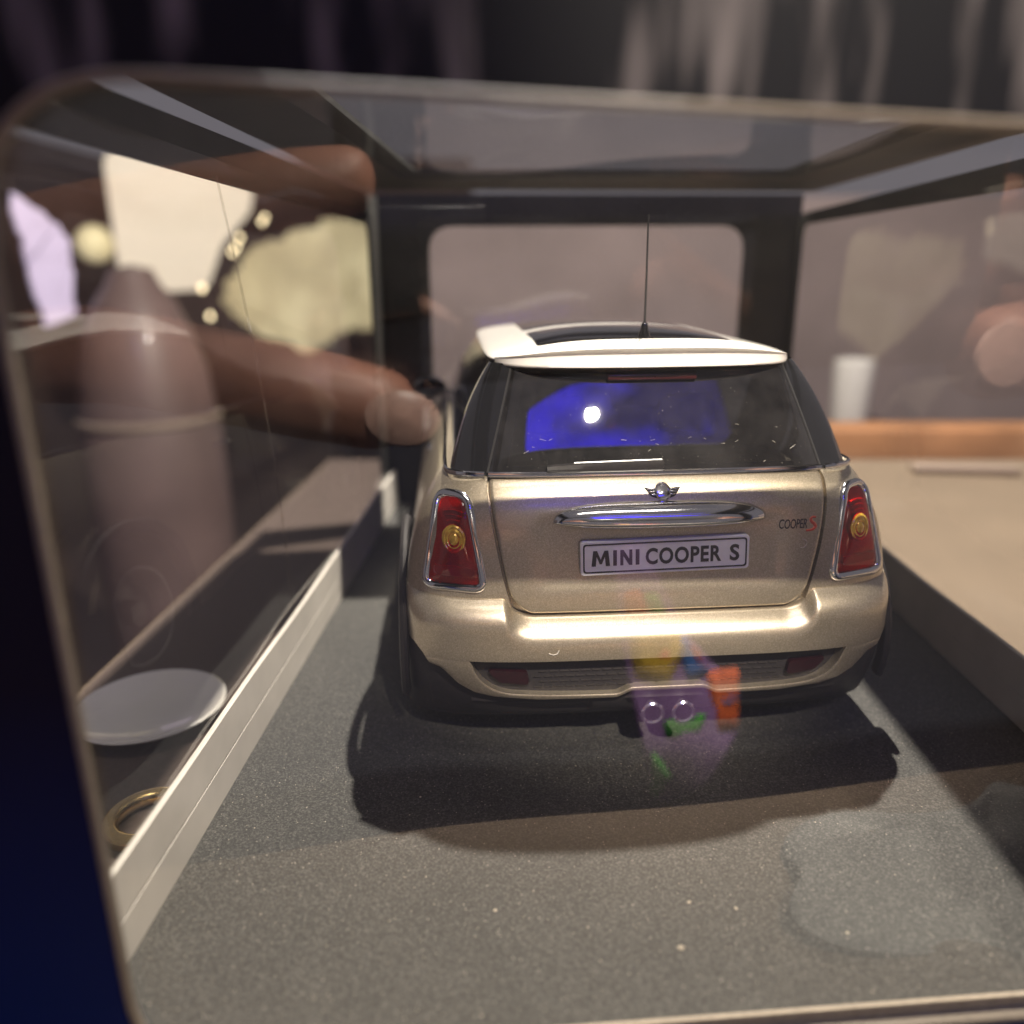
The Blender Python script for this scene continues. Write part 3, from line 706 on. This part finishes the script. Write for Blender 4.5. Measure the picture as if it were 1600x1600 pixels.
def plate_text(body, u0, u1, h):
    v, f = glyph(body) if body in GLY else text_mesh(body, 4.0, 0.115, 0, 0.03, 1.10); a = np.array(v); lo, hi = a.min(0), a.max(0)
    sx_ = (u1-u0)/(hi[0]-lo[0]); sy_ = h/(hi[1]-lo[1])
    mesh('plate_lettering', [plate_pt(u0+(x-lo[0])*sx_, -h/2+(y-lo[1])*sy_, 0.16+z) for x, y, z in v], f, 'print_black', plate, smooth=False, fix=False)
plate_text('M', -13.0, -9.75, 2.75); plate_text('I', -9.2, -8.55, 2.75); plate_text('N', -7.95, -5.85, 2.75); plate_text('I', -5.25, -4.6, 2.75); plate_text('COOPER', -3.5, 9.9, 2.95); plate_text('S', 11.4, 13.1, 2.95)
# boot script
def script(body, u0, u1, z0, z1, mat, name, bold, shear):
    v, f = text_mesh(body, 4.0, bold, shear, 0.02, 0.96); a = np.array(v); lo, hi = a.min(0), a.max(0)
    out = []
    for x, y, z in v:
        X_ = u0+(x-lo[0])*(u1-u0)/(hi[0]-lo[0]); Z_ = z0+(y-lo[1])*(z1-z0)/(hi[1]-lo[1]); out.append((X_, YB(X_, Z_)+plate_dip(X_, Z_)-0.16-z, Z_))
    mesh(name, out, f, mat, gate, smooth=False, fix=False)
script('COOPER', 20.9, 26.0, 42.5, 44.15, 'print_black', 'boot_script', 0.03, 0.22)
def s_stroke(w, mat, name, dy):
    P = [(27.75, 44.25), (27.2, 44.3), (26.75, 43.95), (26.85, 43.55), (27.35, 43.15), (27.6, 42.7), (27.3, 42.3), (26.6, 42.08), (25.85, 42.05)]
    k = np.linspace(0, 8, 40); px = cub(range(9), [p[0] for p in P], k); pz = cub(range(9), [p[1] for p in P], k)
    v, f = sweep([(a, YB(a, c)-dy, c) for a, c in zip(px, pz)], [w*(0.7+0.6*math.sin(math.pi*i/39)) for i in range(40)], 0.05, 8, up=(0, 1, 0)); mesh(name, v, f, mat, gate)
s_stroke(0.27, 'print_orange', 'script_outline', 0.08); s_stroke(0.17, 'print_red', 'boot_script', 0.13)
# winged emblem
ex, ez = 0.25, 49.35
def esurf(x, z, d): return (ex+x, YB(ex+x, ez+z)-d, ez+z)
v, f = lathe([(1.42, 0), (1.42, 0.3), (1.22, 0.42), (1.08, 0.3), (1.05, 0.22), (0.6, 0.30), (0.01, 0.32)], 32, 'z')
emb = mesh('emblem', [esurf(x, z_-0.0, h) for x, z_, h in v], f, 'chrome', gate)
V = [esurf(x, z, d) for d in (0.0, 0.22) for x, z in ((-1.25, -0.5), (0, -1.85), (1.25, -0.5))]
mesh('emblem_shield', V, [(0, 1, 2), (3, 5, 4), (0, 3, 4, 1), (1, 4, 5, 2), (2, 5, 3, 0)], 'exhaust_metal', emb, smooth=False)
v, f = text_mesh('MINI', 0.62, 0.01, 0, 0.01); mesh('emblem_lettering', [esurf(x, y-0.02, 0.34+z) for x, y, z in v], f, 'print_black', emb, smooth=False, fix=False)
for s in (-1, 1):
    wing = [(1.2, 0.55), (3.3, 0.62), (2.1, -0.75), (1.15, -1.05)]
    V = [esurf(s*x, z, d) for d in (0.0, 0.16) for x, z in wing]
    mesh('emblem_wing', V, [(3, 2, 1, 0), (4, 5, 6, 7), (0, 1, 5, 4), (1, 2, 6, 5), (2, 3, 7, 6), (3, 0, 4, 7)], 'trunk_trim', emb, smooth=False)
    for i, (xa, xb, z) in enumerate(((1.35, 3.05, 0.38), (1.35, 2.6, -0.04), (1.35, 2.15, -0.46))):
        v, f = sweep([esurf(s*xa, z, 0.22), esurf(s*(xa+xb)/2, z, 0.24), esurf(s*xb, z+0.03, 0.2)], [0.15, 0.15, 0.08], 0.08, 8, up=(0, 1, 0)); mesh('emblem_feather', v, f, 'chrome', emb)

# wheels, arches, mirrors, door handles
for (ya, r) in AX:
    for s in (-1, 1):
        prof = [(10.6, 35.5), (14.5, 35.3), (16.6, 36.0), (17.2, 37.5), (17.2, 43.6), (16.6, 45.2), (14.5, 45.9), (11.2, 45.4), (10.6, 44.2)]
        v, f = lathe([(a, s*c) for a, c in prof], 48, 'x', (0, ya, 17.25)); wh = mesh('wheel', v, f, 'rubber', car)
        v, f = lathe([(11.3, s*35.6), (11.2, s*45.2), (10.3, s*45.0), (10.0, s*40.0), (3.0, s*41.0), (2.6, s*43.8), (0.01, s*44.0)], 40, 'x', (0, ya, 17.25)); rim = mesh('rim', v, f, 'alloy', wh)
        pts = []
        for a in np.linspace(-0.35, math.pi+0.35, 40): pts.append((s*46.1, ya-20.0*math.cos(a), 17.2+20.0*math.sin(a)))
        v, f = sweep(pts, 1.5, 0.9, 8, up=(1, 0, 0)); mesh('arch_flare', v, f, 'black_plastic', car)
for s in (-1, 1):
    v, f = lathe([(0.01, -3.6), (2.6, -3.2), (3.6, -1.5), (3.9, 0.6), (3.3, 2.2), (0.01, 2.6)], 20, 'y')
    mi = mesh('door_mirror', [(s*43.0+x*1.25, 116+y, 53.0+z*0.9) for x, y, z in v], f, 'gloss_black', car)
    v, f = sweep([(s*36.5, 118, 51.5), (s*41, 117, 52.4)], 0.8, 0.6, 8); mesh('mirror_stalk', v, f, 'gloss_black', mi)
    v, f = sweep([(s*41.9, y, 44.6) for y in np.linspace(66, 76, 5)], [0.4, 0.8, 0.9, 0.8, 0.4], None, 8); mesh('door_handle', v, f, 'chrome', car)

# ------------------------------------------------------------------ things outside the box, seen through its windows
C0 = np.array((55.294, -71.178, 86.425))
def lathe_thing(name, prof, loc, mat, n=40):
    v, f = lathe(prof, n); o = mesh(name, v, f, mat); o.location = Vector(loc)*S; return o
vase = empty('floor_vase', (-350, 755, -600))
tag(vase, 'tall mauve brown vessel with tapering shoulders and a pale rim line, beyond the side window', 'vase')
v, f = lathe([(1, 0), (52, 0), (60, 60), (68, 260), (71, 440), (70, 528), (68, 538)], 48); mesh('body', v, f, 'vase_glaze', vase)
v, f = lathe([(68, 536), (72, 539), (72, 542), (68, 545)], 48); mesh('rim', v, f, 'vase_rim', vase)
v, f = lathe([(67, 544), (62, 590), (51, 630), (38, 660), (26, 676), (20, 690), (1, 694)], 48); mesh('lid', v, f, 'vase_glaze', vase)
def lit_board(name, c, w, h, mat, label, cat, rz=0.0, rad=14, d=12, jag=0.0, shape=None):
    o_ = rounded(shape or [(-w/2, -h/2), (w/2, -h/2), (w/2, h/2), (-w/2, h/2)], rad, 6)
    if jag:                                               # ragged outline
        q_ = []
        for a_, b_ in zip(o_, o_[1:]+o_[:1]):
            m_ = max(1, int(math.hypot(b_[0]-a_[0], b_[1]-a_[1])/7))
            q_ += [(a_[0]+(b_[0]-a_[0])*k/m_+random.uniform(-jag, jag), a_[1]+(b_[1]-a_[1])*k/m_+random.uniform(-jag, jag)) for k in range(m_)]
        o_ = q_
    n_ = len(o_); V = [(x, y, z) for y in (0, d) for x, z in o_]
    o = mesh(name, V, [tuple(range(n_)), tuple(range(n_, 2*n_))[::-1]]+grid_faces(2, n_, wrap=True), mat, sharp=30)
    o.location = Vector(c)*S; o.rotation_euler.z = rz; return tag(o, label, cat)
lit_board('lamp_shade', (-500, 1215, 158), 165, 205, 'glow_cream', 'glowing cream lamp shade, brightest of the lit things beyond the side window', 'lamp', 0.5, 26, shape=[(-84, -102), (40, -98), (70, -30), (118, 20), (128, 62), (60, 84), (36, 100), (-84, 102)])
lit_board('glow_added_panel', (-350, 1390, 64), 330, 225, 'glow_mottled', 'mottled yellow textile panel with added glow and cloudy streaks beside the cream lamp', 'screen', 0.25, 26, jag=6, shape=[(-150, -20), (-90, -85), (10, -120), (60, -80), (165, -70), (168, 90), (60, 112), (-90, 60)])  # no source of its own: the light falling on it is put in as emission
lit_board('glow_added_paper', (-430, 752, 97), 40, 122, 'glow_lavender', 'narrow lavender paper sheet with added glow and ragged edges left of the cream lamp', 'paper', 0.75, 4, jag=2.2, shape=[(-12, -64), (18, -50), (22, 20), (14, 38), (-24, 66), (-18, 0)])  # lamp-lit paper, its brightness painted in as a glow
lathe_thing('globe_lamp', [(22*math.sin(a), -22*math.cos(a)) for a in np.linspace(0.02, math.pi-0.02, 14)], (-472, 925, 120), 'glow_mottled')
tag(bpy.data.objects['globe_lamp'], 'small dim yellow globe lamp between lavender paper and cream lamp', 'lamp')
for k, (x, y, z) in enumerate(((-350, 1195, 165), (-350, 1180, 158), (-350, 1080, 132), (-350, 1062, 120), (-350, 1045, 112), (-350, 930, 68), (-350, 945, 34))):
    v, f = lathe([(2.8*math.sin(a), -3.6*math.cos(a)) for a in np.linspace(0.02, math.pi-0.02, 10)], 14); o = mesh('fairy_light', v, f, 'glow_bulb'); o.location = Vector((x, y, z))*S
    tag(o, 'tiny bright warm bulb hanging by the cream lamp', 'bulb', 'string of bulbs by the cream lamp')
def saucer(loc, r, label):
    v, f = lathe([(0.01, 0), (r*0.55, 0), (r*0.6, 0.8), (r*0.98, 3.2), (r, 3.6), (r*0.96, 3.9), (r*0.6, 1.6), (0.01, 1.4)], 48)
    o = mesh('saucer', v, f, 'white_ceramic'); o.location = Vector(loc)*S; return tag(o, label, 'saucer')
saucer((-29, 82, -7.8), 16, 'white saucer on the brown mat beside a brass ring')
rows = []
for t in np.linspace(0.02, 1, 16):
    rows.append([(t*(24+5*math.sin(2*a+0.6)+3.5*math.sin(3*a)+2*math.sin(7*a))*math.cos(a), t*(17+4*math.sin(2*a+1)+3*math.sin(5*a))*math.sin(a), 2.5+2.2*math.sin(3*a+5*t)*t+1.4*math.sin(9*t+a)) for a in np.linspace(0, 2*math.pi, 60)[:-1]])
o = grid('paper_napkin', rows, 'napkin', None, wrap=True, sharp=None, solid=0.3); o.location = Vector((136, -20, -8.0))*S; o.scale = (1.35, 1.15, 1)
tag(o, 'crumpled pale napkin mirrored in the front window over the tray corner', 'napkin')
v, f = sweep([(6.5*math.cos(a), 6.5*math.sin(a), 1.6) for a in np.linspace(0, 2*math.pi, 36)[:-1]], 1.6, None, 10, closed=True); o = mesh('brass_ring', v, f, 'brass'); o.location = Vector((-13, 47, -8.2))*S
tag(o, 'small brass ring lying on the table by the white saucer', 'ring')
o = bevel_box('table_strip', (-24, 24, -5, 5, 0, 4), 'vase_rim', None, 1.0); o.location = Vector((262, 306, -8.2))*S; o.rotation_euler.z = -0.12
tag(o, 'pale yellow strip lying on the beige table edge', 'strip')
o = bevel_box('wooden_bench', (0, 760, 0, 30, 0, 40), 'wood_orange', None, 3.0); o.location = Vector((130, 480, -60))*S
tag(o, 'orange brown wooden bench rail behind the table', 'bench')
v, f = lathe([(0.01, 0), (17, 0), (20, 4), (21, 70), (19, 72), (18, 68), (16, 6), (0.01, 5)], 32); o = mesh('white_cup', v, f, 'white_ceramic'); o.location = Vector((395, 790, -78))*S
tag(o, 'blurred tall white cup standing beyond the wooden bench', 'cup')
o = bevel_box('cup_stand', (-60, 60, -60, 60, -522, 0), 'board_brown', None, 3.0); o.location = Vector((395, 790, -78))*S
tag(o, 'plain brown pedestal carrying the white cup', 'pedestal')
# lights of the hall that show as reflections in the car
def panel_light(name, c, look, w, h, mat, label, cat):
    root = empty(name, c); d = (Vector(look)-Vector(c)); root.rotation_euler = d.to_track_quat('-Y', 'Z').to_euler()
    bevel_box('housing', (-w/2-8, w/2+8, 1, 26, -h/2-8, h/2+8), 'phone_black', root, 4)
    bevel_box('lit_face', (-w/2, w/2, -1, 4, -h/2, h/2), mat, root, 1.5)
    return tag(root, label, cat)
panel_light('blue_screen', (400, -960, 1050), (70, 70, 60), 660, 400, 'glow_blue', 'blue lit screen mirrored in the rear window of the model car', 'screen')
panel_light('ceiling_panel', (120, -130, 900), (90, 60, 60), 420, 130, 'glow_panel', 'white ceiling light panel mirrored in the chrome and white roof', 'ceiling light')

# ------------------------------------------------------------------ phone and hands of the photographer, mirrored in the front window
HB = 1.24                                            # hands and phone are held well back from the pane
def held(p): return (40.5+HB*(p[0]-40.5), 70+HB*(p[1]-70), 86.4+HB*(p[2]-86.4))
ph = empty('phone', (122, -115, 62))
tag(ph, 'black phone held up to the front window between two hands', 'phone')
bevel_box('case', (-86, 73, -4, 3.2, 0, 79), 'phone_black', ph, 3)
bevel_box('camera_bump', (-78, -55, 3.0, 5.4, 16, 38), 'phone_black', ph, 1.0)
def skin_thing(name, chains, label, parent=None, mat='skin'):
    V, E, R = [], [], []; index = {}
    for ch in chains:
        prev = None
        for p in ch:
            key = tuple(p[:3])
            if key not in index: index[key] = len(V); V.append(Vector(held(p))*S); R.append(p[3]*HB)
            if prev is not None: E.append((prev, index[key]))
            prev = index[key]
    me = bpy.data.meshes.new(name); me.from_pydata(V, E, []); o = bpy.data.objects.new(name, me); COL.objects.link(o)
    md = o.modifiers.new('skin', 'SKIN'); md.use_smooth_shade = True; md.branch_smoothing = 0.6
    for i, d in enumerate(me.skin_vertices[0].data): d.radius = (R[i]*S, R[i]*S); d.use_root = (i == 0)
    sb = o.modifiers.new('sub', 'SUBSURF'); sb.levels = 2; sb.render_levels = 2
    bpy.context.view_layer.update(); apply_mods(o); o.data.materials.clear(); o.data.materials.append(MATS[mat])
    o.data.polygons.foreach_set('use_smooth', [True]*len(o.data.polygons))
    return tag(o, label, 'hand')
PL = (-46, -116, 78, 15)
lh = skin_thing('hand', [
    [PL, (-74, -128, 66, 18), (-106, -142, 50, 20), (-196, -185, 0, 27)],
    [PL, (-24, -102, 93, 8.2), (4, -85, 97.5, 7.2), (27, -76, 100, 6.4), (44, -74.5, 101.3, 5.6)],
    [PL, (-30, -98, 72, 11.5), (-2, -84, 74, 9.6), (28, -75.5, 68.5, 9.0), (50, -73.5, 62.5, 7.4)],
    [PL, (-18, -112, 96, 8.5), (6, -104, 98, 7.8), (30, -95, 95, 7.2), (45, -92, 92, 6)],
    [PL, (-18, -116, 84, 8.2), (6, -107, 84, 7.5), (30, -96, 82, 7), (44, -92, 80, 5.8)],
    [PL, (-22, -118, 74, 7.2), (2, -108, 73, 6.6), (24, -97, 70, 6), (36, -92, 69, 5.2)]], 'hand with thumb and forefinger pinching the phone, mirrored beside the model car')
v, f = lathe([(5.6, 0), (5.2, 0.8), (3.2, 1.4), (0.01, 1.6)], 20, 'y'); nail = mesh('nail', [(x*1.2, y, z*0.85) for x, y, z in v], f, 'nail', lh); nail.location = Vector(held((47, -67.2, 63.5)))*S; nail.scale = (HB,)*3; nail.rotation_euler = (0.15, 0.3, 0.1)
PR = (216, -112, 80, 15)
rh = skin_thing('hand', [
    [PR, (244, -124, 68, 18), (276, -138, 52, 20), (366, -180, 4, 27)],
    [PR, (200, -98, 96, 8.5), (190, -86, 101, 7.6), (179, -78, 102, 6.8), (169, -75, 101.5, 5.6)],
    [PR, (200, -94, 72, 11.5), (186, -82, 70, 10.8), (173, -76.5, 68.5, 10.6), (161, -74.5, 67.5, 9.4)],
    [PR, (197, -108, 96, 8.5), (185, -101, 98, 7.8), (170, -95, 95, 7.2), (160, -92, 92, 6)],
    [PR, (197, -112, 84, 8.2), (185, -105, 84, 7.5), (170, -96, 82, 7), (160, -92, 80, 5.8)],
    [PR, (200, -114, 74, 7.2), (188, -106, 73, 6.6), (174, -97, 70, 6), (166, -92, 69, 5.2)]], 'hand with a broad thumb across the phone edge, mirrored over the beige table')
v, f = lathe([(6.4, 0), (6.0, 0.7), (3.6, 1.2), (0.01, 1.4)], 20, 'y'); nail = mesh('nail', [(x*1.1, y, z*0.95) for x, y, z in v], f, 'nail', rh); nail.location = Vector(held((163, -66.4, 69)))*S; nail.scale = (HB,)*3; nail.rotation_euler = (0.2, 0, -0.1)
# patchwork cloth hanging in front of the photographer
def cloth_pt(x, z, d=0.0): return (x, -127+2.0*math.sin(x*0.16+z*0.02)+1.5*math.sin(z*0.09)+d, z)
cz_s = [-68, -60, -47, -32, -25, -12, 5, 14]; xr_s = [125, 137, 147, 146, 137.5, 127, 118, 114]
rows = [[cloth_pt(a_+(c_-a_)*u_i, z_) for u_i in np.linspace(0, 1, 20)] for z_, a_, c_ in [(z_, 106+(12-z_)*0.19, float(np.interp(z_, cz_s, xr_s))) for z_ in np.linspace(14, -68, 40)]]
cl = grid('patchwork_cloth', rows, 'cloth_purple', None, sharp=None, solid=0.8)
tag(cl, 'purple cloth strip with orange, yellow, blue and green patches, mirrored below the bumper', 'cloth')
def patch(pts, mat):
    o_ = rounded(pts, 2.0, 5); cx_, cz_ = np.mean([p[0] for p in o_]), np.mean([p[1] for p in o_]); n_ = len(o_)
    V_ = [cloth_pt(cx_+(x-cx_)*k, cz_+(z-cz_)*k, 0.9+d_) for k, d_ in ((1, -0.4), (1, 0), (0.5, 0), (0.02, 0)) for x, z in o_]
    mesh('patch', V_, grid_faces(4, n_, wrap=True), mat, cl, sharp=None)
patch([(110, 0), (114, 1), (118, -8), (111.5, -9)], 'cloth_orange'); patch([(115, 0), (119, -1), (122, -8), (118, -8)], 'cloth_green')
patch([(112, -11), (126, -11), (128, -20), (124, -30), (115.5, -28)], 'cloth_yellow'); patch([(115, -19), (124, -18), (124, -23), (116, -24)], 'cloth_orange')
patch([(125, -14), (128, -14), (133, -24), (138, -27), (130, -29), (127, -20)], 'cloth_blue'); patch([(129.5, -17), (132, -19), (134, -23), (132, -22)], 'cloth_orange')
patch([(135, -26), (147, -28), (147, -47), (140, -45)], 'cloth_orange'); patch([(141, -35), (147, -34), (147, -38), (142, -39)], 'cloth_blue')
patch([(123, -40), (136, -38), (134, -43), (124, -46)], 'cloth_green'); patch([(119.5, -48), (126, -58), (122, -68), (120, -66)], 'cloth_green')

# ------------------------------------------------------------------ grit on the tray and dust on the car
V = []; F = []
def speck(p, r, flat=0.5):
    b0 = len(V); a = random.uniform(0, 6.28); k = 5
    for i in range(k):
        rr_ = r*random.uniform(0.6, 1.2); V.append((p[0]+rr_*math.cos(a+i*6.28/k), p[1]+rr_*math.sin(a+i*6.28/k), p[2]))
    V.append((p[0], p[1], p[2]+r*flat))
    for i in range(k): F.append((b0+i, b0+(i+1) % k, b0+k))
for _ in range(420):
    x, y = random.uniform(5, 148), random.uniform(-2, 215); speck((x, y+skew(x)-2, 0.02), random.choice([0.08, 0.1, 0.12, 0.15]))
for x, y, r in ((75, 14, 0.55), (84, 21, 0.3), (77.5, 22, 0.4), (50, 20, 0.3), (36, 45, 0.25), (98, 17, 0.3)): speck((x, y, 0.02), r, 0.8)
tag(mesh('tray_grit', V, F, 'crumb', sharp=None), 'pale grit and crumbs scattered over the grey tray floor', 'grit', kind='stuff')
V = []; F = []
def on_car(x, z, surf, r):
    b0 = len(V); a = random.uniform(0, 6.28)
    for i in range(4): V.append((x+r*random.uniform(0.4, 1.2)*math.cos(a+i*1.57), surf-0.03, z+r*random.uniform(0.4, 1.2)*math.sin(a+i*1.57)))
    V.append((x, surf-0.03-r*0.5, z))
    for i in range(4): F.append((b0+i, b0+(i+1) % 4, b0+4))
for _ in range(90):
    z = random.uniform(32, 50); x = random.choice([-1, 1])*random.uniform(31, 43)*(1 if z < 40 else 0.93); on_car(x, z, YB(x, z), random.uniform(0.05, 0.13))
for _ in range(60):
    z = random.uniform(30, 50); x = random.uniform(-27, 27); on_car(x, z, YB(x, z)+plate_dip(x, z)-0.05, random.uniform(0.04, 0.09))
for _ in range(130):
    z = 53+13*random.random()**1.6; x = random.uniform(-27, 27); on_car(x, z, YG(x, z)-0.26, random.uniform(0.03, 0.075))
d = mesh('dust', V, F, 'dust', car, sharp=None); d['kind'] = 'stuff'
def fibre(pts, surf, r=0.055):
    v, f = sweep([(x, surf(x, z)-0.12, z) for x, z in pts], r, None, 5); mesh('fibre', v, f, 'dust', car)
fibre([(25.2, 40.6), (25.9, 40.3), (26.1, 39.7), (25.6, 39.1), (24.9, 39.0)], YB)
fibre([(-20.4, 22.4), (-19.6, 22.1), (-18.9, 22.3), (-18.6, 22.9)], lambda x, z: BS(0, float(cor(x/WB)), z, x)[1], 0.09)
for _ in range(18):
    z = random.uniform(53, 60); x = random.uniform(-28, 28); a = random.uniform(-0.6, 0.6); l = random.uniform(0.4, 1.3); fibre([(x, z), (x+l*0.5*math.cos(a), z+l*0.5*math.sin(a)+random.uniform(-0.1, 0.1)), (x+l*math.cos(a), z+l*math.sin(a))], lambda p, q_: YG(p, q_)-0.2, 0.03)
